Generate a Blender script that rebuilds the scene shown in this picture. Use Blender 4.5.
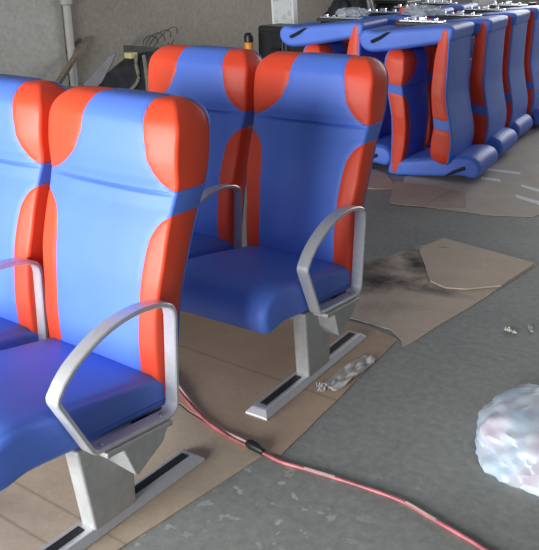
import bpy, bmesh, math, random
from mathutils import Vector, Matrix, noise
random.seed(7)
S = bpy.context.scene
for o in list(bpy.data.objects): bpy.data.objects.remove(o)

# ------------------------------------------------------------------ camera
CAM = Vector((1.23494, -1.29718, 1.33328))
Fw = Vector((-0.549666, 0.747380, -0.373217)); Rt = Vector((0.808013, 0.589073, -0.010388)); Up = Vector((-0.212088, 0.307274, 0.927686))
cd = bpy.data.cameras.new('camera'); cam = bpy.data.objects.new('camera', cd); S.collection.objects.link(cam)
cd.sensor_fit = 'HORIZONTAL'; cd.sensor_width = 36; cd.lens = 800.6 * 36 / 539; cd.clip_end = 100
cam.matrix_world = Matrix(((Rt.x, Up.x, -Fw.x, CAM.x), (Rt.y, Up.y, -Fw.y, CAM.y), (Rt.z, Up.z, -Fw.z, CAM.z), (0, 0, 0, 1)))
S.camera = cam

# ------------------------------------------------------------------ world, lights, exposure
S.view_settings.view_transform = 'Standard'; S.view_settings.look = 'None'; S.view_settings.gamma = 1; S.view_settings.use_curve_mapping = False
S.view_settings.exposure = 0.0
w = bpy.data.worlds.new('world'); S.world = w; w.use_nodes = True
w.node_tree.nodes['Background'].inputs[0].default_value = (0.86, 0.93, 1.0, 1); w.node_tree.nodes['Background'].inputs[1].default_value = 0.18
def area(name, loc, target, sx, sy, energy, col):
    l = bpy.data.lights.new(name, 'AREA'); l.shape = 'RECTANGLE'; l.size = sx; l.size_y = sy; l.energy = energy; l.color = col
    o = bpy.data.objects.new(name, l); S.collection.objects.link(o); o.location = loc
    o.rotation_euler = (Vector(target) - Vector(loc)).to_track_quat('-Z', 'Y').to_euler(); return o
area('door_daylight', (-0.5, -6.2, 1.35), (-0.4, 1.5, 0.8), 4.2, 2.3, 800, (0.95, 0.98, 1.0))
area('front_bench_fill', (-1.7, -2.8, .95), (-0.5, 0.1, 0.80), 1.2, 1.1, 42, (0.93, 0.97, 1.0))  # added fill light that brightens the nearest bench
area('far_door_daylight', (-1.2, 10.6, 2.3), (-0.6, 4.0, 0.2), 4.0, 2.6, 250, (0.97, 0.98, 1.0))

# ------------------------------------------------------------------ helpers
def tag(o, label=None, cat=None, group=None, kind=None):
    for k, v in (('label', label), ('category', cat), ('group', group), ('kind', kind)):
        if v: o[k] = v
    return o
def link(name, me, m=None, parent=None):
    o = bpy.data.objects.new(name, me); S.collection.objects.link(o)
    if m: me.materials.append(m)
    if parent: o.parent = parent
    return o
def obj(name, bm, m, parent=None, smooth=True, bevel=0.0, seg=2):
    bmesh.ops.recalc_face_normals(bm, faces=bm.faces)
    me = bpy.data.meshes.new(name); bm.to_mesh(me); bm.free()
    for p in me.polygons: p.use_smooth = smooth
    o = link(name, me, m, parent)
    if bevel:
        b = o.modifiers.new('bevel', 'BEVEL'); b.width = bevel; b.segments = seg; b.limit_method = 'ANGLE'; b.angle_limit = 0.6
        b.harden_normals = False
    if smooth: me.set_sharp_from_angle(angle=math.radians(40))
    return o
def empty(name, loc, rz=0):
    o = bpy.data.objects.new(name, None); S.collection.objects.link(o); o.location = loc; o.rotation_euler = (0, 0, rz)
    o.empty_display_size = 0.1; return o
def box(bm, x0, x1, y0, y1, z0, z1, M=None):
    vs = [bm.verts.new((x, y, z)) for z in (z0, z1) for y in (y0, y1) for x in (x0, x1)]
    for f in ((0, 1, 3, 2), (4, 5, 7, 6), (0, 1, 5, 4), (2, 3, 7, 6), (0, 2, 6, 4), (1, 3, 7, 5)): bm.faces.new([vs[i] for i in f])
    if M: bmesh.ops.transform(bm, matrix=M, verts=vs)
    return vs
def prism(bm, poly, axis, a, b):
    """extrude a 2D polygon along an axis ('x': (y,z) polygon, 'z': (x,y) polygon)"""
    def P(p, t): return (t, p[0], p[1]) if axis == 'x' else ((p[0], t, p[1]) if axis == 'y' else (p[0], p[1], t))
    A = [bm.verts.new(P(p, a)) for p in poly]; B = [bm.verts.new(P(p, b)) for p in poly]
    n = len(poly); bm.faces.new(A); bm.faces.new(B[::-1])
    for i in range(n): bm.faces.new((A[i], A[(i + 1) % n], B[(i + 1) % n], B[i]))
def tube(bm, pts, r, seg=10, cap=True):
    pts = [Vector(p) for p in pts]; rings = []
    up = Vector((0, 0, 1))
    for i, p in enumerate(pts):
        d = (pts[min(i + 1, len(pts) - 1)] - pts[max(i - 1, 0)]).normalized()
        a = d.cross(up); a = a.normalized() if a.length > 1e-3 else Vector((1, 0, 0)); b = d.cross(a).normalized()
        rr = r[i] if isinstance(r, (list, tuple)) else r
        rings.append([bm.verts.new(p + (a * math.cos(t) + b * math.sin(t)) * rr) for t in [2 * math.pi * k / seg for k in range(seg)]])
    for A, B in zip(rings, rings[1:]):
        for k in range(seg): bm.faces.new((A[k], A[(k + 1) % seg], B[(k + 1) % seg], B[k]))
    if cap: bm.faces.new(rings[0][::-1]); bm.faces.new(rings[-1])
def interp(x, xs, ys):
    if x <= xs[0]: return ys[0]
    for i in range(len(xs) - 1):
        if x <= xs[i + 1]:
            t = (x - xs[i]) / (xs[i + 1] - xs[i]); return ys[i] + (ys[i + 1] - ys[i]) * t
    return ys[-1]
def sinterp(x, xs, ys):
    """smooth (cubic Hermite) interpolation"""
    n = len(xs)
    if x <= xs[0]: return ys[0]
    if x >= xs[-1]: return ys[-1]
    m = []
    for i in range(n):
        if i == 0: m.append((ys[1] - ys[0]) / (xs[1] - xs[0]))
        elif i == n - 1: m.append((ys[-1] - ys[-2]) / (xs[-1] - xs[-2]))
        else: m.append((ys[i + 1] - ys[i - 1]) / (xs[i + 1] - xs[i - 1]))
    for i in range(n - 1):
        if x <= xs[i + 1]:
            h = xs[i + 1] - xs[i]; t = (x - xs[i]) / h
            return (2*t**3-3*t*t+1)*ys[i] + (t**3-2*t*t+t)*h*m[i] + (-2*t**3+3*t*t)*ys[i+1] + (t**3-t*t)*h*m[i+1]
def catmull(pts, n, closed=False):
    P = [Vector(p) for p in pts]; out = []; L = len(P)
    for i in range(L if closed else L - 1):
        g = (lambda k: P[k % L]) if closed else (lambda k: P[max(0, min(L - 1, k))])
        a, b, c, d = g(i - 1), g(i), g(i + 1), g(i + 2)
        for j in range(n):
            t = j / n
            out.append(0.5 * ((2*b) + (c-a)*t + (2*a-5*b+4*c-d)*t*t + (3*b-a-3*c+d)*t**3))
    if not closed: out.append(P[-1])
    return out

# ------------------------------------------------------------------ materials
def nodes(name):
    m = bpy.data.materials.new(name); m.use_nodes = True; nt = m.node_tree; b = nt.nodes['Principled BSDF']; return m, nt, b
def N(nt, t, **kw):
    n = nt.nodes.new(t)
    for k, v in kw.items():
        if k in n.inputs: n.inputs[k].default_value = v
        else: setattr(n, k, v)
    return n
def ramp(nt, fac, stops):
    r = nt.nodes.new('ShaderNodeValToRGB'); e = r.color_ramp.elements
    while len(e) < len(stops): e.new(0.5)
    for x, (p, c) in zip(e, stops): x.position = p; x.color = (*c, 1)
    nt.links.new(fac, r.inputs[0]); return r.outputs[0]
def mix(nt, fac, a, b, mode='MIX'):
    n = nt.nodes.new('ShaderNodeMix'); n.data_type = 'RGBA'; n.blend_type = mode
    for i, v in ((0, fac), (6, a), (7, b)):
        if hasattr(v, 'links') or hasattr(v, 'is_linked'): nt.links.new(v, n.inputs[i])
        else: n.inputs[i].default_value = v if i == 0 else (*v, 1)
    return n.outputs[2]
def coords(nt, kind='Object'): return nt.nodes.new('ShaderNodeTexCoord').outputs[kind]
def noise_tex(nt, scale, detail=4, rough=0.55, co=None):
    n = N(nt, 'ShaderNodeTexNoise', Scale=scale, Detail=detail, Roughness=rough)
    nt.links.new(co if co else coords(nt), n.inputs['Vector']); return n.outputs['Fac']
def bump(nt, b, h, strength, dist=0.002):
    n = N(nt, 'ShaderNodeBump', Strength=strength, Distance=dist); nt.links.new(h, n.inputs['Height']); nt.links.new(n.outputs[0], b.inputs['Normal'])
def plain(name, col, rough=0.5, metal=0.0, var=0.12, scale=30, bmp=0.0):
    m, nt, b = nodes(name)
    f = noise_tex(nt, scale); c2 = tuple(min(1, c * (1 + var)) for c in col); c1 = tuple(c * (1 - var) for c in col)
    nt.links.new(ramp(nt, f, [(0.3, c1), (0.7, c2)]), b.inputs['Base Color'])
    b.inputs['Roughness'].default_value = rough; b.inputs['Metallic'].default_value = metal
    if bmp: bump(nt, b, f, bmp)
    return m
def vinyl(name, col, rough):
    m, nt, b = nodes(name); co = coords(nt)
    big = noise_tex(nt, 5, 3, 0.5, co); c1 = tuple(c * 0.93 for c in col); c2 = tuple(min(1, c * 1.05) for c in col)
    nt.links.new(ramp(nt, big, [(0.3, c1), (0.7, c2)]), b.inputs['Base Color'])
    v = N(nt, 'ShaderNodeTexVoronoi', Scale=420.0); nt.links.new(co, v.inputs['Vector'])
    wr = noise_tex(nt, 14, 3, 0.5, co)
    ad = N(nt, 'ShaderNodeMath', operation='MULTIPLY_ADD'); nt.links.new(wr, ad.inputs[0]); ad.inputs[1].default_value = 6.0; nt.links.new(v.outputs[0], ad.inputs[2])
    bump(nt, b, ad.outputs[0], 0.22, 0.0012)
    b.inputs['Roughness'].default_value = rough; b.inputs['Specular IOR Level'].default_value = 0.4
    return m
BLUE = vinyl('blue_vinyl', (0.105, 0.215, 0.76), 0.46)
RED = vinyl('orange_red_vinyl', (0.86, 0.078, 0.030), 0.42)
ALU = plain('brushed_aluminium', (0.68, 0.67, 0.68), 0.42, 0.5, 0.06, 60)
CAST = plain('satin_grey_casting', (0.50, 0.50, 0.49), 0.5, 0.45, 0.08, 40)
CHROME = plain('chrome', (0.82, 0.82, 0.84), 0.2, 0.9, 0.05, 30)
RUBBER = plain('black_rubber', (0.018, 0.018, 0.02), 0.55, 0, 0.3)
BLACK = plain('black_plastic', (0.014, 0.014, 0.016), 0.42, 0, 0.3)
BAGM = plain('black_bag_cloth', (0.02, 0.02, 0.024), 0.6, 0, 0.5, 8, 0.4)
STEEL = plain('screw_steel', (0.5, 0.48, 0.45), 0.3, 1.0)

def concrete(name, c_lo, c_hi, scale, spots=False):
    m, nt, b = nodes(name); co = coords(nt)
    a = noise_tex(nt, scale, 8, 0.62, co); base = ramp(nt, a, [(0.32, c_lo), (0.68, c_hi)])
    fine = noise_tex(nt, scale * 22, 5, 0.7, co)
    base = mix(nt, 0.35, base, ramp(nt, fine, [(0.3, tuple(c * 0.6 for c in c_lo)), (0.7, tuple(min(1, c * 1.3) for c in c_hi))]))
    if spots:
        sc = noise_tex(nt, 19, 4, 0.55, co); big = noise_tex(nt, 2.3, 2, 0.5, co)
        m1 = ramp(nt, sc, [(0.60, (0, 0, 0)), (0.63, (.85, .85, .85))]); m2 = ramp(nt, big, [(0.56, (0, 0, 0)), (0.66, (1, 1, 1))])
        mp = N(nt, 'ShaderNodeMapping', vector_type='TEXTURE'); mp.inputs['Location'].default_value = (.20, .08, 0); mp.inputs['Scale'].default_value = (.34, .26, 1)
        nt.links.new(co, mp.inputs[0]); fl = N(nt, 'ShaderNodeVectorMath', operation='MULTIPLY'); fl.inputs[1].default_value = (1, 1, 0); nt.links.new(mp.outputs[0], fl.inputs[0])
        ln = N(nt, 'ShaderNodeVectorMath', operation='LENGTH'); nt.links.new(fl.outputs[0], ln.inputs[0])
        near = ramp(nt, ln.outputs['Value'], [(.35, (1, 1, 1)), (1, (0, 0, 0))]); m2 = mix(nt, 1.0, m2, near, 'LIGHTEN')
        k = mix(nt, 1.0, m1, m2, 'MULTIPLY'); base = mix(nt, k, base, (0.50, 0.51, 0.47))
        dk = ramp(nt, noise_tex(nt, 9, 6, 0.7, co), [(0.60, (0, 0, 0)), (0.78, (0.6, 0.6, 0.6))]); base = mix(nt, dk, base, tuple(c * 0.55 for c in c_lo))
    nt.links.new(base, b.inputs['Base Color']); b.inputs['Roughness'].default_value = 0.72
    bump(nt, b, fine, 0.25, 0.002); return m
FLOORM = concrete('painted_concrete_floor', (0.235, 0.245, 0.225), (0.34, 0.345, 0.315), 1.6, True)
WALLM = concrete('grey_cement_wall', (0.36, 0.35, 0.32), (0.47, 0.46, 0.42), 0.9)
WALLD = concrete('taupe_cement_wall', (0.225, 0.20, 0.17), (0.31, 0.28, 0.24), 0.8)

def cardboard(name, col, lines=None, stains=()):
    m, nt, b = nodes(name); co = coords(nt)
    a = noise_tex(nt, 5, 6, 0.6, co); c = ramp(nt, a, [(0.3, tuple(x * 0.86 for x in col)), (0.7, tuple(min(1, x * 1.1) for x in col))])
    f = noise_tex(nt, 70, 4, 0.6, co)
    c = mix(nt, 0.25, c, ramp(nt, f, [(0.3, tuple(x * 0.7 for x in col)), (0.7, tuple(min(1, x * 1.2) for x in col))]))
    sep = nt.nodes.new('ShaderNodeSeparateXYZ'); nt.links.new(co, sep.inputs[0])
    for (ax, positions) in (lines or []):
        for p in positions:                      # fold creases pressed into the board
            d = N(nt, 'ShaderNodeMath', operation='SUBTRACT'); nt.links.new(sep.outputs[ax], d.inputs[0]); d.inputs[1].default_value = p
            ab = N(nt, 'ShaderNodeMath', operation='ABSOLUTE'); nt.links.new(d.outputs[0], ab.inputs[0])
            k = ramp(nt, ab.outputs[0], [(0.0015, (0.55,) * 3), (0.005, (0, 0, 0))]); c = mix(nt, k, c, tuple(x * 0.35 for x in col))
    for (x, y, rx, ry, rot, amt) in stains:      # soot / overspray blotches
        mp = N(nt, 'ShaderNodeMapping', vector_type='TEXTURE'); mp.inputs['Location'].default_value = (x, y, 0); mp.inputs['Rotation'].default_value = (0, 0, rot); mp.inputs['Scale'].default_value = (rx * 1.5, ry * 1.5, 1)
        nt.links.new(co, mp.inputs[0])
        fl = N(nt, 'ShaderNodeVectorMath', operation='MULTIPLY'); fl.inputs[1].default_value = (1, 1, 0); nt.links.new(mp.outputs[0], fl.inputs[0])
        ln = N(nt, 'ShaderNodeVectorMath', operation='LENGTH'); nt.links.new(fl.outputs[0], ln.inputs[0])
        nz = noise_tex(nt, 9, 5, 0.65, co)
        s = N(nt, 'ShaderNodeMath', operation='MULTIPLY_ADD'); nt.links.new(nz, s.inputs[0]); s.inputs[1].default_value = 0.9; nt.links.new(ln.outputs['Value'], s.inputs[2])
        k = ramp(nt, s.outputs[0], [(0.45, (amt,) * 3), (1.35, (0, 0, 0))]); c = mix(nt, k, c, (0.035, 0.03, 0.03))
    nt.links.new(c, b.inputs['Base Color']); b.inputs['Roughness'].default_value = 0.8
    bump(nt, b, a, 0.35, 0.006); return m

# ------------------------------------------------------------------ structure
def quadobj(name, pts, m, thick, kind='structure'):
    bm = bmesh.new(); f = bm.faces.new([bm.verts.new(p) for p in pts]); f.normal_update(); n = f.normal.copy()
    r = bmesh.ops.extrude_face_region(bm, geom=[f])
    bmesh.ops.translate(bm, vec=-n * thick, verts=[v for v in r['geom'] if isinstance(v, bmesh.types.BMVert)])
    o = obj(name, bm, m, smooth=False); tag(o, kind=kind); return o
quadobj('floor', [(-9, -8, 0), (5, -8, 0), (5, 16, 0), (-9, 16, 0)], FLOORM, 0.1)
WX, PY = -5.85, 4.62
quadobj('wall_left', [(WX + .03, -4, 0), (WX + .03, PY, 0), (WX + .03, PY, 4), (WX + .03, -4, 4)], WALLM, 0.2)
quadobj('wall_left_rear', [(WX, PY, 0), (WX, 12.0, 0), (WX, 12.0, 4), (WX, PY, 4)], WALLD, 0.17)
quadobj('wall_back', [(WX, 12.0, 0), (0.5, 13.2, 0), (0.5, 13.2, 4), (WX, 12.0, 4)], WALLM, 0.2)
bm = bmesh.new(); box(bm, WX, WX + .012, PY, 12.0, 0, .195); tag(obj('baseboard_left', bm, WALLD, smooth=False, bevel=.004), kind='structure')

# ------------------------------------------------------------------ seat upholstery (origin of the backrest = hinge)
HY, HZ = 0.0, 0.27
ZS = [.25, .35, .43, .57, .62, .70, .77, .81, .88, .96, 1.010]
YF = [-.030, -.032, -.032, -.016, -.005, .018, .043, .056, .058, .073, .094]
ZR = [.25, .35, .43, .57, .62, .70, .77, .81, .88, .97, 1.010]
YR = [.030, .045, .058, .082, .094, .125, .155, .172, .190, .194, .186]
ZTOP = 1.010
BZ = [.250, .43, .55, .64, .69, .717, .735, .746, .7505, .7512, .7995, .800, .808, .822, .845, .875, .910, .960, 1.0, 1.03]
BX = [.158, .157, .160, .166, .173, .187, .202, .222, .240, .40, .40, .240, .208, .184, .162, .143, .133, .123, .113, .110]
def G(x, z):
    b = interp(z, BZ, BX)
    if x < 0: b -= interp(z, [.74, .76, .80, .83, .87, .93, 1.01], [.010, 0, 0, .024, .047, .060, .042])
    else: b += interp(z, [.80, .84, .90, 1.01], [0, .006, .012, .012])
    return abs(x) - b
def build_backrest(parent, cx):
    rows = 118; nf = 54; nc = 7; ns = 7
    bm = bmesh.new(); V = []
    zl = [.25 + (ZTOP - .25) * i / rows for i in range(rows + 1)]
    zl = sorted([z for z in zl if abs(z - .797) > .019] + [.797 + .002 * k for k in range(-9, 10)]); rows = len(zl) - 1
    for i in range(rows + 1):
        z = zl[i]
        R = .046; t = max(0, (z - (ZTOP - R)) / R); e = R * (1 - math.sqrt(max(0, 1 - (t * .985) ** 2))); tw = max(0, (z - (ZTOP - .08)) / .08); ew = .075 * (1 - math.sqrt(max(0, 1 - (tw * .97) ** 2)))
        tb = max(0, (.25 + .03 - z) / .03); eb = .02 * (1 - math.sqrt(max(0, 1 - (tb * .97) ** 2)))
        head = interp(z, [.76, .83], [0, 1])
        hw = interp(z, [.50, .62, .76, .83], [.212, .223, .223, .230]) - ew - eb * .4
        yf = sinterp(z, ZS, YF) + e * .75 + eb; yr = sinterp(z, ZR, YR) - e * .55 - eb
        rf = min(.009 - .001 * head, (yr - yf) * .48); rr = min(.011, (yr - yf) * .4)
        bulge = (.014 + .016 * head) * interp(z, [.96, 1.018], [1, .5]) * (1 - interp(z, [.25, .34], [1, 0]) * .5)
        crease = -.009 * math.exp(-((z - .797) / .0036) ** 2)
        ring = []
        def front_y(x):
            u = min(1, abs(x) / hw)
            return -(bulge + crease) * (1 - u ** 3.0)
        for k in range(nf + 1):
            x = -(hw - rf) + 2 * (hw - rf) * k / nf; ring.append((x, yf + front_y(x), 'f'))
        for k in range(1, nc + 1):
            a = math.pi / 2 * k / (nc + 1); x = hw - rf + rf * math.sin(a); ring.append((x, yf + rf - rf * math.cos(a) + front_y(x), 'f'))
        y0, y1 = yf + rf, yr - rr
        for k in range(ns + 1): ring.append((hw + .003 * math.sin(math.pi * k / ns), y0 + (y1 - y0) * k / ns, 's'))
        for k in range(1, nc + 1):
            a = math.pi / 2 * k / (nc + 1); ring.append((hw - rr + rr * math.cos(a), yr - rr + rr * math.sin(a), 'r'))
        for k in range(nf + 1):
            x = (hw - rr) - 2 * (hw - rr) * k / nf; ring.append((x, yr + .006 * (1 - (x / hw) ** 2), 'r'))
        for k in range(1, nc + 1):
            a = math.pi / 2 * k / (nc + 1); ring.append((-(hw - rr) - rr * math.sin(a), yr - rr + rr * math.cos(a), 'r'))
        for k in range(ns + 1): ring.append((-hw - .003 * math.sin(math.pi * k / ns), y1 + (y0 - y1) * k / ns, 's'))
        for k in range(1, nc + 1):
            a = math.pi / 2 * k / (nc + 1); x = -(hw - rf) - rf * math.cos(a); ring.append((x, yf + rf - rf * math.sin(a) + front_y(x), 'f'))
        V.append([bm.verts.new((x, y, z)) for x, y, _ in ring]); kinds = [r[2] for r in ring]
    n = len(kinds); faces = {}
    for i in range(rows):
        for k in range(n):
            f = bm.faces.new((V[i][k], V[i][(k + 1) % n], V[i + 1][(k + 1) % n], V[i + 1][k]))
            f.tag = 'r' in (kinds[k], kinds[(k + 1) % n])
            faces[f] = f.tag
    # caps: strips joining the front run to the rear run
    ir = nf + 1 + nc + ns + 1 + nc
    for row in (0, rows):
        A = V[row]
        for k in range(nf):
            faces[bm.faces.new((A[k], A[k + 1], A[ir + nf - k - 1], A[ir + nf - k]))] = False
        faces[bm.faces.new([A[j] for j in range(nf, ir + 1)])] = False
        faces[bm.faces.new([A[j % n] for j in range(ir + nf, n + 1)])] = False
    bm.normal_update()
    region = {}
    for f, rear in faces.items():
        c = f.calc_center_median()
        if rear or G(c.x, c.z) < 0 or c.z < .2505: region[f] = 0
        else: region[f] = (1 if c.z > .776 else 3) + (1 if c.x > 0 else 0)
    # pull seam vertices on to the seam curve, sink them a little so the panels read as sewn
    for v in list(bm.verts):
        rs = {region[f] for f in v.link_faces}
        if len(rs) > 1:
            rear = any(faces[f] for f in v.link_faces)
            if not rear:
                for _ in range(6):
                    g = G(v.co.x, v.co.z); h = 1e-4
                    gz = (G(v.co.x, v.co.z + h) - G(v.co.x, v.co.z - h)) / (2 * h); gx = 1 if v.co.x > 0 else -1
                    if abs(v.co.x) > .19 : gx *= .15
                    s = max(-.003, min(.003, g / (gx * gx + gz * gz + 1e-9) ** .5)); l = (gx * gx + gz * gz) ** .5
                    if l < 1e-6: break
                    v.co.x -= s * gx / l; v.co.z -= s * gz / l
            v.co -= v.normal * .0022
    out = []
    body = None
    for r, (nm, m) in enumerate((('backrest', BLUE), ('headrest_bolster', RED), ('headrest_bolster', RED), ('side_bolster', RED), ('side_bolster', RED))):
        b2 = bmesh.new(); mp = {}
        for f in bm.faces:
            if region[f] != r: continue
            vs = []
            for v in f.verts:
                if v not in mp: mp[v] = b2.verts.new((v.co.x, v.co.y - HY, v.co.z - HZ))
                vs.append(mp[v])
            b2.faces.new(vs)
        me = bpy.data.meshes.new(nm); b2.to_mesh(me); b2.free()
        for p in me.polygons: p.use_smooth = True
        me.set_sharp_from_angle(angle=math.radians(60))
        o = link(nm, me, m, body or parent)
        if r == 0: body = o; o.location = (cx, HY, HZ)
        else: tag(o, 'orange-red headrest side panel' if r < 3 else 'orange-red side bolster panel')
    bm.free()
    return body
def build_cushion(parent, cx):
    prof = [(.030, .242), (-.12, .250), (-.30, .268), (-.43, .284), (-.495, .277), (-.525, .283), (-.546, .312), (-.545, .350), (-.522, .385), (-.480, .402), (-.42, .401), (-.30, .384), (-.15, .357), (-.03, .337), (.030, .326), (.045, .290)]
    P = catmull([Vector((a, b)) for a, b in prof], 5, True); n = len(P)
    nor = []
    for i in range(n):
        d = (P[(i + 1) % n] - P[i - 1]).normalized(); nor.append(Vector((d.y, -d.x)))
    cen = sum(P, Vector((0, 0))) / n
    nor = [q if q.dot(P[i] - cen) > 0 else -q for i, q in enumerate(nor)]
    hw = .213; R = .024; xs = []
    for k in range(8): a = math.pi / 2 * k / 8; xs.append((-hw + R * (1 - math.sin(a)), R * (1 - math.cos(a))) if False else (-hw + R - R * math.cos(a), R * (1 - math.sin(a))))
    xs += [(-hw + R + (2 * hw - 2 * R) * k / 24, 0) for k in range(25)]
    xs += [(-x, e) for x, e in xs[:8][::-1]]
    bm = bmesh.new(); rings = []
    for x, e in xs:
        u = abs(x) / hw; ring = []
        for p, q in zip(P, nor):
            c = .012 * max(0, 1 - u ** 2.2) * max(0, min(1, (p.y - .30) / .05))
            s = -.004 * math.exp(-((u - .93) / .03) ** 2) * (1 if p.y > .3 else 0)
            z = p.y - q.y * e + c + s
            ring.append(bm.verts.new((x, p.x - q.x * e * .8, z)))
        rings.append(ring)
    for A, B in zip(rings, rings[1:]):
        for i in range(n): bm.faces.new((A[i], A[(i + 1) % n], B[(i + 1) % n], B[i]))
    bm.faces.new(rings[0]); bm.faces.new(rings[-1])
    o = obj('seat_cushion', bm, BLUE, parent); o.location = (cx, 0, 0)
    o.data.set_sharp_from_angle(angle=math.radians(65)); return o
def copy_part(o, parent, dx=None):
    c = o.copy(); S.collection.objects.link(c); c.parent = parent
    if dx is not None: c.location.x = dx
    for ch in list(o.children): copy_part(ch, c)
    return c
def copy_thing(o, loc=None, rot=None):
    c = o.copy(); S.collection.objects.link(c)
    if loc: c.location = loc
    if rot: c.rotation_euler = rot
    for ch in list(o.children): copy_part(ch, c)
    return c

# ------------------------------------------------------------------ ferry seat bench (local x = 0 at the outer face of its right armrest)
AW = .040
def armrest(parent, x1, screws=True):
    """closed aluminium loop, band AW wide, outer profile in the y-z plane"""
    def fillet(pts, p, r, steps=9):
        a, p, b = Vector(pts[0]), Vector(p), Vector(pts[1])
        da = (a - p).normalized(); db = (b - p).normalized(); ang = da.angle(db); d = r / math.tan(ang / 2)
        c = p + (da + db).normalized() * (r / math.sin(ang / 2)); s0 = p + da * d - c; e0 = p + db * d - c; t = s0.angle_signed(e0)
        return [c + Vector((s0.x * math.cos(-t * k / steps) - s0.y * math.sin(-t * k / steps), s0.x * math.sin(-t * k / steps) + s0.y * math.cos(-t * k / steps))) for k in range(steps + 1)]
    TR, BR, BF, BE = (.004, .560), (-.010, .236), (-.297, .267), (-.386, .449)
    loop = fillet((TR, BF), BR, .036) + fillet((BR, BE), BF, .034) + fillet((BF, (-.346, .493)), BE, .026)
    loop += catmull([(-.358, .483), (-.325, .511), (-.270, .541), (-.205, .563), (-.13, .5715), (-.062, .5645), (-.024, .552), (-.003, .534), (.003, .507)], 5)
    m = len(loop); nr = []
    for i in range(m):
        d = loop[(i + 1) % m] - loop[i - 1]; d.normalize(); nr.append(Vector((d.y, -d.x)))
    cen = sum(loop, Vector((0, 0))) / m
    if sum(q.dot(p - cen) for p, q in zip(loop, nr)) < 0: nr = [-q for q in nr]
    bm = bmesh.new(); T = .0125; cb = .0028; rings = []
    sec = [(0, -T + cb), (0, -cb), (-cb, 0), (-AW + cb, 0), (-AW, -cb), (-AW, -T + cb), (-AW + cb, -T), (-cb, -T)]
    for p, q in zip(loop, nr):
        rings.append([bm.verts.new((x1 + sx, p.x + q.x * so, p.y + q.y * so)) for sx, so in sec])
    for i in range(m):
        A, B = rings[i], rings[(i + 1) % m]
        for k in range(8): bm.faces.new((A[k], A[(k + 1) % 8], B[(k + 1) % 8], B[k]))
    o = obj('armrest', bm, ALU, parent); o.data.set_sharp_from_angle(angle=math.radians(32))
    if screws:
        for y, z in ((-.262, .2755), (-.06, .255)):
            b2 = bmesh.new(); bmesh.ops.create_uvsphere(b2, u_segments=12, v_segments=6, radius=.0065, matrix=Matrix.Translation((x1 - AW * .45, y, z)) @ Matrix.Diagonal((1, 1, .6, 1)))
            s = obj('screw', b2, STEEL, o)
    return o
def bracket(parent, x1, side):
    """cast wedge that carries the armrest on the pedestal; side=+1 towards +x"""
    bm = bmesh.new()
    prism(bm, [(-.268, .249), (-.048, .227), (-.046, .240), (-.268, .263)], 'x', x1 - AW - .006, x1 + .009)
    vs = []
    top = [(-.225, .256), (-.036, .239)]; low = [(-.150, .158), (-.118, .160)]
    xi, xo = x1 - .058 * side - (AW if side < 0 else 0), x1 + (.004 if side > 0 else -AW - .004)
    A = [bm.verts.new((xi, y, z)) for y, z in ((-.235, .249), (-.056, .231), (-.085, .180), (-.175, .150), (-.215, .195))]
    B = [bm.verts.new((xo, y, z)) for y, z in ((-.215, .2455), (-.060, .230), (-.080, .195), (-.172, .147), (-.180, .152))]
    bm.faces.new(A); bm.faces.new(B[::-1])
    for i in range(5): bm.faces.new((A[i], A[(i + 1) % 5], B[(i + 1) % 5], B[i]))
    return obj('armrest_bracket', bm, CAST, parent, smooth=False, bevel=.003)
def pedestal(parent, x0, x1):
    bm = bmesh.new(); prism(bm, [(-.276, .018), (-.136, .018), (-.128, .262), (-.305, .262)], 'x', x0, x1)
    o = obj('pedestal', bm, CAST, parent, smooth=False, bevel=.007, seg=3)
    return o
def foot_rail(parent, xc):
    bm = bmesh.new(); L = [(-.545, .126, .041, 0), (-.545, .126, .041, .007), (-.527, .108, .027, .024), (-.520, .101, .021, .026)]
    rings = [[bm.verts.new(p) for p in ((xc - h, a, z), (xc + h, a, z), (xc + h, b, z), (xc - h, b, z))] for a, b, h, z in L]
    for A, B in zip(rings, rings[1:]):
        for k in range(4): bm.faces.new((A[k], A[(k + 1) % 4], B[(k + 1) % 4], B[k]))
    bm.faces.new(rings[0][::-1]); bm.faces.new(rings[-1])
    o = obj('foot_rail', bm, ALU, parent, smooth=False, bevel=.0025)
    for a, b in ((-.505, -.292), (-.118, .088)):
        b2 = bmesh.new(); box(b2, xc - .0125, xc + .0125, a, b, .024, .0285); s = obj('rubber_strip', b2, RUBBER, o, smooth=False, bevel=.002); tag(s, 'black rubber strip set in the rail')
    return o
def make_bench(name, label, loc, rz):
    t = empty(name, loc, rz); tag(t, label, 'seat bench', 'two-seat blue and orange benches with armrests')
    c1, c2 = -.258, -.258 - .490
    cu = build_cushion(t, c1); copy_part(cu, t, c2)
    b = build_backrest(t, c1); copy_part(b, t, c2)
    a1 = armrest(t, 0); armrest(t, -.503, True); a3 = armrest(t, -.996, False)
    bracket(a1, 0, 1); bracket(a3, -.996, -1)
    for x0 in (-.104, -.984): pedestal(t, x0, x0 + .052)
    for xc in (-.084, -.964): foot_rail(t, xc)
    bm = bmesh.new(); box(bm, -.975, -.058, -.26, -.16, .205, .258); obj('seat_frame', bm, CAST, t, smooth=False, bevel=.004)
    for c in (c1, c2):
        bm = bmesh.new(); box(bm, c - .198, c + .198, -.245, -.015, .232, .272); obj('seat_pan', bm, BLACK, t, smooth=False)
    return t
bench1 = make_bench('ferry_seat_bench', 'nearest two-seat blue and orange-red bench, front left, cut by the photo edge', (0, 0, .004), 0)
YA, YS, PITCH = .049, -.0063, .9373
bench2 = copy_thing(bench1, (YS, PITCH, .004), (0, 0, YA))
tag(bench2, 'two-seat blue and orange-red bench standing behind the nearest bench, before the stacked seats')

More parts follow.
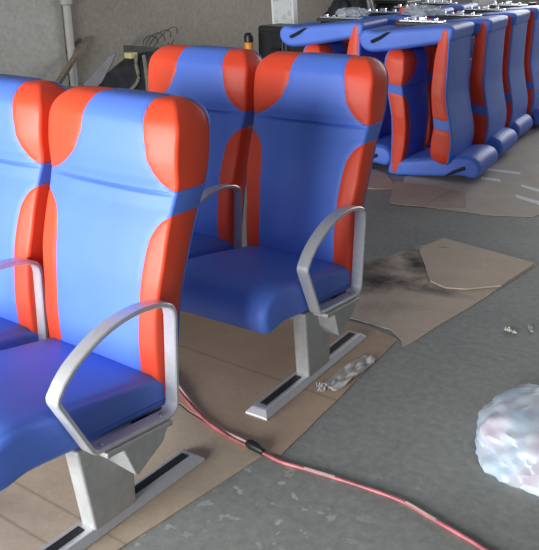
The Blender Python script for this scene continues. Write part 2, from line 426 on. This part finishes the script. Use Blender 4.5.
# ------------------------------------------------------------------ stacked seats without armrests, upright and upside-down in pairs
def make_stack_seat(loc, rot, inverted, label):
    t = empty('stacked_seat', loc); t.rotation_euler = rot
    tag(t, label, 'seat', 'seats stacked in interlocking pairs')
    cu = copy_part(cushion0, t, 0); b = copy_part(back0, t, 0); b.rotation_euler = (math.radians(8.5), 0, 0); b.scale = (1, 1, 1.05 if inverted else 1)
    lv = bmesh.new()
    for p, q, r in (((-.345, .283), (-.455, .343), .0085),):
        tube(lv, [(-.226, p[0], p[1]), (-.230, (p[0] + q[0]) / 2, (p[1] + q[1]) / 2 + .004), (-.226, q[0], q[1])], [.006, .010, .011], 8)
    l = obj('recline_lever', lv, BLACK, t); tag(l, 'black recline lever')
    if inverted:
        bm = bmesh.new(); box(bm, .145, .185, -.43, -.13, .238, .252); r = obj('mounting_rail', bm, CHROME, t, smooth=False, bevel=.004)
        for a, b, z in ((-.30, -.255, .218), (-.20, -.18, .225), (-.40, -.38, .225), (-.34, -.325, .228)):
            bm = bmesh.new(); box(bm, .152, .180, a, b, z, .240); obj('clamp_block', bm, CHROME, r, smooth=False, bevel=.004)
        bm = bmesh.new(); box(bm, .135, .20, -.45, -.10, .252, .272); obj('base_channel', bm, BLACK, t, smooth=False, bevel=.004)
    return t
def proto():
    t = empty('stacked_seat', (0, 0, 0)); return t
cushion0 = [c for c in bench1.children if c.name.startswith('seat_cushion')][0]; back0 = [c for c in bench1.children if c.name.startswith('backrest')][0]
UP = (0, 0, math.pi / 2); INV = Matrix(((0, 1, 0), (1, 0, 0), (0, 0, -1))).to_euler()
rowname = ['nearest', 'second', 'third', 'fourth']
colname = [('left column of the stack', -1.69, -1.415), ('right column of the stack', -1.085, -.815)]
YAW = math.radians(6)
RZ = Matrix.Rotation(YAW, 3, 'Z')
for r in range(4):
    yc = 3.42 + .60 * r; du = (0, -.09, -.19, -.2)[r]; di = (0, -.01, -.07, -.12)[r]
    for ci, (cn, xu, xi) in enumerate(colname):
        make_stack_seat((xu + du - .015, yc, -.238), (0, 0, math.pi / 2 + YAW), False, 'upright blue and orange seat, ' + rowname[r] + ' row, ' + cn)
        make_stack_seat((xi + di, yc, 1.168), (RZ @ Matrix(((0, 1, 0), (1, 0, 0), (0, 0, -1)))).to_euler(), True, 'upside-down blue and orange seat, ' + rowname[r] + ' row, ' + cn)

# ------------------------------------------------------------------ sheets of cardboard on the floor
def jag(poly, amp, step=.06):
    out = []
    for i, p in enumerate(poly):
        a = Vector(p); b = Vector(poly[(i + 1) % len(poly)]); n = max(1, int((b - a).length / step)); d = (b - a).normalized(); q = Vector((-d.y, d.x))
        for k in range(n):
            c = a.lerp(b, k / n)
            if k: c = c + q * (noise.noise(Vector((c.x * 9, c.y * 9, 3.3))) * amp)
            out.append((c.x, c.y))
    return out
def sheet(label, poly, m, z=0.0, th=.004, amp=.008, lift=None, name='cardboard_sheet', cat='cardboard', group='cardboard sheets on the floor'):
    bm = bmesh.new(); P = jag(poly, amp)
    prism(bm, P, 'z', z + .0002, z + th)
    if lift:
        for v in bm.verts: v.co.z += lift(v.co.x, v.co.y)
    o = obj(name, bm, m, smooth=False); tag(o, label, cat, group); return o
CB1 = cardboard('cardboard_brown', (0.56, 0.435, 0.32), [(1, [-.25, -.36, -.52])], [(-.35, -.33, .25, .12, 0, .25)])
CB2 = cardboard('cardboard_tan', (0.55, 0.385, 0.265), [(1, [.62])])
CB3 = cardboard('cardboard_sooty', (0.62, 0.49, 0.375), None, [(-.30, 1.56, .30, .17, .5, 1), (-.26, 1.88, .10, .34, .57, 1), (-.42, 1.66, .24, .36, 0, .9), (-.04, 1.62, .20, .08, .1, .7), (-.12, 1.36, .2, .1, .6, .35)])
CB4 = cardboard('cardboard_clean', (0.66, 0.525, 0.40), None, [(.12, 1.72, .10, .03, .5, .45), (-.23, 2.12, .05, .02, .3, .6)])
CB5 = cardboard('cardboard_pinkish', (0.50, 0.38, 0.32), [(0, [-.62])])
CB6 = cardboard('cardboard_grey', (0.60, 0.52, 0.44))
sheet('large tan cardboard sheet under the second bench', [(.114, .272), (.042, 1.122), (-.10, 1.16), (-1.35, 1.10), (-1.35, .38), (-.50, .37), (-.25, .30), (0, .262)], CB2, 0, amp=.004)
sheet('brown creased cardboard sheet under the nearest bench', [(.072, .238), (.020, -.27), (.0, -.95), (-1.3, -.95), (-1.3, .36), (-.50, .36), (-.25, .29), (-.02, .25)], CB1, 0, amp=.005)
sheet('soot-stained cardboard sheet on the floor right of the second bench', [(-.299, 2.254), (.204, 2.165), (.150, 1.62), (.084, 1.073), (.055, 1.125), (-.02, 1.18), (-.55, 1.18), (-.62, 1.45), (-.43, 1.79)], CB3, 0)
sheet('clean cardboard offcut lying on top of the soot-stained sheet', [(-.297, 2.246), (.196, 2.160), (.168, 1.82), (.06, 1.70), (-.018, 1.665), (-.10, 1.695), (-.318, 2.03)], CB4, .0042, .006, .004)
sheet('grey cardboard sheet under the right front of the stacked seats', [(-.72, 2.66), (-.59, 2.70), (-.23, 2.755), (-.05, 2.855), (.08, 3.5), (.25, 5.6), (-.95, 5.6), (-1.0, 3.2)], CB6, 0, amp=.012)
sheet('pinkish brown cardboard strip in front of the stacked seats', [(-1.0, 3.06), (-.80, 2.63), (-.62, 2.68), (-.42, 2.80), (-.52, 3.06), (-.75, 3.12)], CB5, .0042, .003, .012)
sheet('torn brown cardboard piece behind the second bench backrest', [(-1.60, 3.10), (-1.18, 2.86), (-1.03, 2.85), (-.93, 2.95), (-1.02, 3.07), (-1.12, 3.2), (-1.5, 3.4)], CB5, 0, .004, .02)
WHITEM = plain('glare_and_guard_white', (0.88, 0.88, 0.87), 0.7, 0, 0.06)  # white of the painted glare strips and of the panel edge guards
for lab, poly in (('white painted glare strip on grey cardboard, closest to the seat cushions', [(-.651, 3.695), (-.437, 3.715), (-.411, 3.655), (-.627, 3.640)]),
                  ('white painted glare strip on grey cardboard, second from the seat cushions', [(-.60, 3.472), (-.479, 3.479), (-.453, 3.425), (-.58, 3.415)]),
                  ('white painted glare strip on grey cardboard, shortest one', [(-.331, 3.439), (-.204, 3.391), (-.18, 3.33), (-.31, 3.385)]),
                  ('white painted glare strip on grey cardboard, nearest the right photo edge', [(-.283, 3.208), (-.121, 3.147), (-.095, 3.08), (-.254, 3.145)])):
    sheet(lab, poly, WHITEM, .0043, .0015, .006, name='glare_strip', cat='paper', group='painted glare strips on the cardboard')  # flat white strips that paint the glare on the cardboard

# ------------------------------------------------------------------ cable, scraps, pale stand-in shape
CORD = plain('faded_red_cord', (0.42, 0.10, 0.11), 0.45, 0, 0.6, 14); CORDW = plain('pale_cord', (0.55, 0.42, 0.38), 0.5, 0, 0.3, 12)
cpts = [(-1.05, .70), (-.86, .65), (-.684, .566), (-.498, .446), (-.352, .361), (-.207, .292), (-.078, .255), (.003, .246), (.049, .245), (.132, .243), (.193, .252), (.283, .265), (.372, .276), (.487, .283), (.582, .266), (.67, .249), (.725, .237), (.86, .20), (1.0, .14)]
def czz(x): return .0100 if x < .075 else interp(x, [.075, .13], [.0100, .0054])
sm = catmull([(x, y, czz(x)) for x, y in cpts], 6)
cab = empty('power_cable', (.049, .245, 0)); tag(cab, 'faded red cable snaking over cardboard and grey floor past the benches', 'cable')
def rel(ps): return [Vector(p) - Vector((.049, .245, 0)) for p in ps]
bm = bmesh.new(); tube(bm, rel(sm), .0050, 8); obj('cord', bm, CORD, cab)
bm = bmesh.new(); tube(bm, rel([p + Vector((0, .0105, -.001 + .004 * math.sin(i * .35))) for i, p in enumerate(sm) if p.x < .06]), .0048, 8); tag(obj('cord', bm, CORDW, cab), 'pale strand running beside the red cord')
bm = bmesh.new(); tube(bm, rel([p + Vector((0, .001, .0)) for p in sm if .20 < p.x < .30]), .0056, 8); tag(obj('tape_wrap', bm, CORDW, cab), 'pale taped section')
bm = bmesh.new(); tube(bm, rel([p + Vector((0, .001, .0)) for p in sm if .50 < p.x < .61]), .0056, 8); tag(obj('tape_wrap', bm, CORDW, cab), 'pale taped section')
bm = bmesh.new(); tube(bm, rel([(.010, .249, .016), (.022, .249, .017), (.050, .246, .017), (.072, .244, .014)]), [.009, .0145, .0145, .009], 10); tag(obj('connector', bm, BLACK, cab), 'black cable joint')
def lump(name, loc, r, m, seed, amp=.25, sub=4, squash=.35, freq=2.2, parent=None, ridge=False):
    bm = bmesh.new(); bmesh.ops.create_icosphere(bm, subdivisions=sub, radius=1)
    for v in bm.verts:
        d = v.co.normalized(); q = d * freq + Vector((seed, seed * 1.7, 0))
        n = noise.fractal(q, .6, 2.1, 4)
        if ridge: n = 1 - 2 * abs(noise.noise(q * 1.3)) + .4 * noise.noise(q * 3)
        k = 1 + amp * n
        v.co = Vector((d.x * r[0] * k, d.y * r[1] * k, d.z * r[2] * k))
        if v.co.z < -r[2] * squash: v.co.z = -r[2] * squash
    zmin = min(v.co.z for v in bm.verts)
    for v in bm.verts: v.co.z -= zmin
    o = obj(name, bm, m, parent); o.location = loc; return o
m, nt, b = nodes('pale_pinkish_white'); co = coords(nt)
nt.links.new(ramp(nt, noise_tex(nt, 7, 2, .5, co), [(.38, (.42, .51, .60)), (.50, (.52, .55, .61)), (.66, (.54, .45, .52))]), b.inputs['Base Color']); b.inputs['Roughness'].default_value = .4
PALE = m
tag(lump('pale_stand_in', (.725, .745, 0), (.205, .25, .11), PALE, 4.2, .14, 5, .3, 1.4), 'pale white and pink stand-in for an unidentified thing on the floor at the right edge', 'bag')  # made-up lump in place of a thing that could not be identified
def scrap(label, c, sx, sy, rz, m, seed, h=.02, name='paper_scrap', z=.0045):
    bm = bmesh.new(); bmesh.ops.create_grid(bm, x_segments=14, y_segments=26, size=.5)
    for v in bm.verts:
        x, y = v.co.x, v.co.y; e = 1 + .35 * noise.noise(Vector((x * 3 + seed, y * 5, 1)))
        v.co = Vector((x * sx * e * (1 - .5 * abs(y)), y * sy, h * abs(noise.noise(Vector((x * 3 + seed, y * 6, seed)))) * 1.6))
    o = obj(name, bm, m); so = o.modifiers.new('solid', 'SOLIDIFY'); so.thickness = .0012; so.offset = 1
    o.location = (c[0], c[1], z); o.rotation_euler = (0, 0, rz); tag(o, label, 'paper'); return o
SCRAPM = plain('dirty_white_paper', (0.55, 0.51, 0.48), 0.75, 0, 0.15)
scrap('crumpled torn white paper lying along the second bench foot rail', (.030, .80), .075, .27, -.02, SCRAPM, 1.3, .016)
scrap('small torn paper bit near the second bench pedestal', (.004, .655), .030, .05, .5, SCRAPM, 5.1, .015)
CHIP = plain('pale_wood_chip', (0.62, 0.58, 0.50), 0.7, 0, 0.1)
scrap('curled pale shaving on the grey floor right of the sooty cardboard', (.357, 1.425), .016, .05, 1.5, CHIP, 2.2, .012, 'wood_shaving', .0004)
scrap('straight pale shaving on the grey floor nearer the right edge', (.41, 1.49), .012, .055, .5, CHIP, 7.2, .010, 'wood_shaving', .0004)

# ------------------------------------------------------------------ back of the workshop
PIPEM = plain('grey_painted_pipe', (0.44, 0.43, 0.40), 0.6, 0, 0.12, 6)
t = empty('wall_pipe', (-5.78, 4.66, 0)); tag(t, 'grey vertical drain pipe on the left wall', 'pipe')
bm = bmesh.new(); tube(bm, [(0, 0, .0), (0, 0, 2.6)], .042, 16); obj('pipe', bm, PIPEM, t)
for z in (.84, 1.9):
    bm = bmesh.new(); tube(bm, [(0, 0, z), (0, 0, z + .015), (0, 0, z + .075), (0, 0, z + .09)], [.048, .064, .064, .048], 16); obj('coupling', bm, PIPEM, t)
WOOD = plain('weathered_wood', (0.24, 0.19, 0.14), 0.75, 0, 0.3, 20); WOODE = plain('sawn_wood_end', (0.6, 0.56, 0.46), 0.7)
a = Vector((-5.47, 4.08, .02)); b_ = Vector((-5.80, 4.93, .485)); d = b_ - a
bm = bmesh.new(); box(bm, -.027, .027, -.022, .022, 0, d.length)
o = obj('timber_batten', bm, WOOD, smooth=False, bevel=.003); o.location = a; o.rotation_euler = d.to_track_quat('Z', 'Y').to_euler()
tag(o, 'weathered square timber batten leaning up against the wall by the pipe', 'timber')
e = obj('sawn_end', (lambda bm: (box(bm, -.026, .026, -.021, .021, d.length, d.length + .002), bm)[1])(bmesh.new()), WOODE, o, smooth=False)
# dark folded bag with straps, grey board behind it
DGREY = plain('dark_grey_board', (0.085, 0.09, 0.088), 0.6, 0, 0.25, 6); SHEETM = plain('dull_grey_flap', (0.23, 0.23, 0.24), 0.5, 0, 0.15, 5)
t = empty('tool_bag', (-4.84, 4.6, 0)); tag(t, 'dark folded tool bag with tan straps lying below the wall behind the benches', 'bag')
prof = catmull([(-.62, .0), (-.60, .06), (-.36, .17), (-.02, .36), (.18, .43), (.30, .43), (.36, .28), (.34, .0)], 5)
bm = bmesh.new(); rows = []
for j in range(9):
    v = j / 8; rows.append([bm.verts.new((p.x * (1 - .05 * math.sin(v * 5)), -.16 + .34 * v, max(0, p.y * (1 - .25 * (2 * v - 1) ** 2) + .02 * noise.noise(Vector((p.x * 4, v * 3, 2)))))) for p in prof])
for A, B in zip(rows, rows[1:]):
    for k in range(len(A) - 1): bm.faces.new((A[k], A[k + 1], B[k + 1], B[k]))
bm.faces.new(rows[0]); bm.faces.new(rows[-1][::-1]); bm.faces.new([r[0] for r in rows] + [r[-1] for r in rows][::-1])
obj('bag_body', bm, BAGM, t)
bm = bmesh.new(); prism(bm, [(-.60, .02), (-.56, .05), (-.10, .38), (.0, .43), (-.06, .33), (-.24, .12), (-.42, .0)], 'y', -.178, -.165); obj('flap', bm, SHEETM, t, smooth=False)
STRAP = plain('tan_webbing', (0.23, 0.20, 0.17), 0.7, 0, 0.2)
for pts in ([(.30, -.19, .43), (.30, -.20, .34), (.30, -.19, .18), (.12, -.20, .03)], [(.33, -.12, .42), (.38, -.15, .25), (.41, -.17, .0)]):
    bm = bmesh.new(); q = catmull(pts, 5); tube(bm, q, .018, 6); obj('strap', bm, STRAP, t)
bm = bmesh.new(); box(bm, .13, .23, -.19, -.10, .385, .44); tag(obj('tag', bm, plain('yellow_tag', (0.62, 0.55, 0.25), 0.6), t, smooth=False, bevel=.008), 'yellowish label on top of the bag')
o = obj('board', (lambda bm: (box(bm, -5.35, -4.35, 5.02, 5.06, 0, .42), bm)[1])(bmesh.new()), DGREY, smooth=False, bevel=.004); tag(o, 'dark grey board standing on edge behind the tool bag', 'board')
o = obj('metal_plate', (lambda bm: (box(bm, -5.30, -4.95, 4.12, 4.38, .0, .06), bm)[1])(bmesh.new()), BLACK, smooth=False, bevel=.006); tag(o, 'flat black plate on the floor left of the tool bag', 'plate')
# coil of wire at the wall foot
t = empty('wire_coil', (-5.78, 5.87, 0)); tag(t, 'tangled coil of thin dark wire on the floor against the wall', 'wire')
WIRE = plain('dark_wire', (0.07, 0.06, 0.055), 0.5)
rw = random.Random(3)
for k in range(4):
    R = .12 + .032 * k; bm = bmesh.new()
    tube(bm, [(.02 + .05 * k * math.sin(a * 1.0) * .4 + .015 * k, R * math.cos(a) * 1.1 + .06 * k, (.33 + R * .85 * math.sin(a + .2 * k))) for a in [2 * math.pi * i / 30 * .93 for i in range(31)]], .0055, 6)
    zmin = min(v.co.z for v in bm.verts)
    for v in bm.verts: v.co.z -= min(zmin, 0) - .001
    obj('loop', bm, WIRE, t)
bm = bmesh.new(); tube(bm, catmull([(.06, -.05, .20), (.05, -.09, .12), (.07, -.12, .05), (.10, -.14, .006)], 5), .0055, 6); obj('tail', bm, WIRE, t)
# black cabinet, grease gun, white wrapped panel
t = empty('black_cabinet', (-2.99, 4.70, 0)); tag(t, 'small black cabinet standing beside the left end of the stacked seats', 'cabinet')
bm = bmesh.new(); box(bm, -.17, .15, -.16, .16, 0, .745); obj('body', bm, BLACK, t, smooth=False, bevel=.02, seg=3)
bm = bmesh.new(); box(bm, -.13, .11, -.172, -.158, .08, .70); obj('door', bm, BLACK, t, smooth=False, bevel=.006)
bm = bmesh.new(); tube(bm, [(.02, -.175, .56), (.02, -.20, .56), (.09, -.20, .56), (.09, -.175, .56)], .008, 8); obj('handle', bm, BLACK, t)
t = empty('low_crate', (-3.25, 4.30, 0)); tag(t, 'low black crate carrying the black and orange bottle', 'crate')
bm = bmesh.new(); box(bm, -.12, .22, -.15, .15, 0, .44); obj('body', bm, BLACK, t, smooth=False, bevel=.012)
bm = bmesh.new(); box(bm, -.13, .23, -.16, .16, .44, .455); obj('lid', bm, BLACK, t, smooth=False, bevel=.006)
t = empty('bottle', (-3.09, 4.32, .455)); tag(t, 'upright black and orange bottle behind the second bench', 'bottle')
bm = bmesh.new(); tube(bm, [(0, 0, 0), (0, 0, .01), (0, 0, .165), (0, 0, .175)], [.030, .036, .036, .030], 14); tag(obj('body', bm, plain('orange_plastic', (0.86, 0.32, 0.02), 0.4), t), 'orange body')
bm = bmesh.new(); tube(bm, [(0, 0, .172), (0, 0, .178), (0, 0, .225), (0, 0, .24), (0, 0, .25)], [.034, .040, .040, .034, .02], 14); tag(obj('cap', bm, BLACK, t), 'black cap')
m, nt, b = nodes('printed_white_film'); co = coords(nt)
k = mix(nt, 1.0, ramp(nt, noise_tex(nt, 16, 3, .6, co), [(.52, (0, 0, 0)), (.58, (1, 1, 1))]), ramp(nt, noise_tex(nt, 3.5, 2, .5, co), [(.42, (.15, .15, .15)), (.6, (.8, .8, .8))]), 'MULTIPLY')
nt.links.new(mix(nt, k, (0.68, 0.69, 0.68), (0.28, 0.29, 0.29)), b.inputs['Base Color']); b.inputs['Roughness'].default_value = .35
FILM = m
t = empty('wrapped_panel', (-3.36, 5.32, 0)); t.rotation_euler = (0, math.radians(-4), 0); tag(t, 'tall white wrapped panel with grey print standing behind the black cabinet', 'panel')
bm = bmesh.new(); box(bm, -.125, .125, -.03, .03, .01, 1.25); obj('panel', bm, FILM, t, smooth=False, bevel=.006)
for x in (-.128, .11):
    bm = bmesh.new(); box(bm, x, x + .018, -.036, .036, .01, 1.25); obj('edge_guard', bm, WHITEM, t, smooth=False, bevel=.004)
# black bag heap, white sacks, black case and pipes behind the stack
tag(lump('bag_heap', (-2.92, 5.75, 0), (.30, .28, .53), BAGM, 2.0, .18, 5, .72, 2.0, ridge=True), 'crumpled black bag heap standing behind the left column of stacked seats', 'bag')
WSACK = plain('white_sack', (0.74, 0.74, 0.73), 0.6, 0, 0.1, 8, 0.3)
for (x, y, rx, ry, h, sd, lab) in ((-2.36, 6.45, .21, .20, .57, 1.1, 'leftmost of the white sacks standing behind the stacked seats'), (-1.82, 6.35, .20, .20, .55, 6.3, 'middle white sack standing behind the stacked seats'), (-.93, 5.95, .16, .16, .36, 9.4, 'rightmost and smallest white sack, at the right photo edge')):
    tag(lump('white_sack', (x, y, 0), (rx, ry, h), WSACK, sd, .12, 4, .75, 1.8), lab, 'sack', 'white sacks behind the stack')
t = empty('black_case', (-2.86, 6.55, 0)); tag(t, 'tall black case behind the black bag heap and stacked seats', 'case')
bm = bmesh.new(); box(bm, -.17, .19, -.15, .15, 0, .83); obj('body', bm, BLACK, t, smooth=False, bevel=.02)
bm = bmesh.new(); box(bm, -.18, .20, -.16, .16, .83, .87); obj('lid', bm, BLACK, t, smooth=False, bevel=.01)
for k in range(5):
    bm = bmesh.new(); x = -1.30 + .075 * k; y = 6.15 + .03 * (k % 2); tube(bm, [(0, 0, 0), (0, 0, .9 - .02 * (k % 3))], .034, 12)
    o = obj('black_tube', bm, BLACK); o.location = (x, y, 0); tag(o, 'vertical black tube standing right behind the stacked seats', 'tube', 'black tubes behind the stack')
# loose packing on top of the stack
m, nt, b = nodes('clear_film'); b.inputs['Base Color'].default_value = (.55, .58, .62, 1); b.inputs['Roughness'].default_value = .25; b.inputs['Alpha'].default_value = .65; CLEAR = m
for (x, y, rx, ry, rz, sd, lab) in ((-1.28, 3.92, .13, .09, .035, 3.1, 'crumpled clear film on top of the right stack column'), (-1.66, 3.62, .10, .08, .03, 8.2, 'crumpled clear film on top of the left stack column')):
    tag(lump('plastic_film', (x, y, .934), (rx, ry, rz), CLEAR, sd, .3, 4, .6, 2.4, ridge=True), lab, 'film')
tag(lump('cloth_scrap', (-1.47, 4.0, .932), (.035, .03, .028), RED, 5.5, .2, 3, .6), 'small orange-red scrap lying on top of the stacked seats', 'scrap')
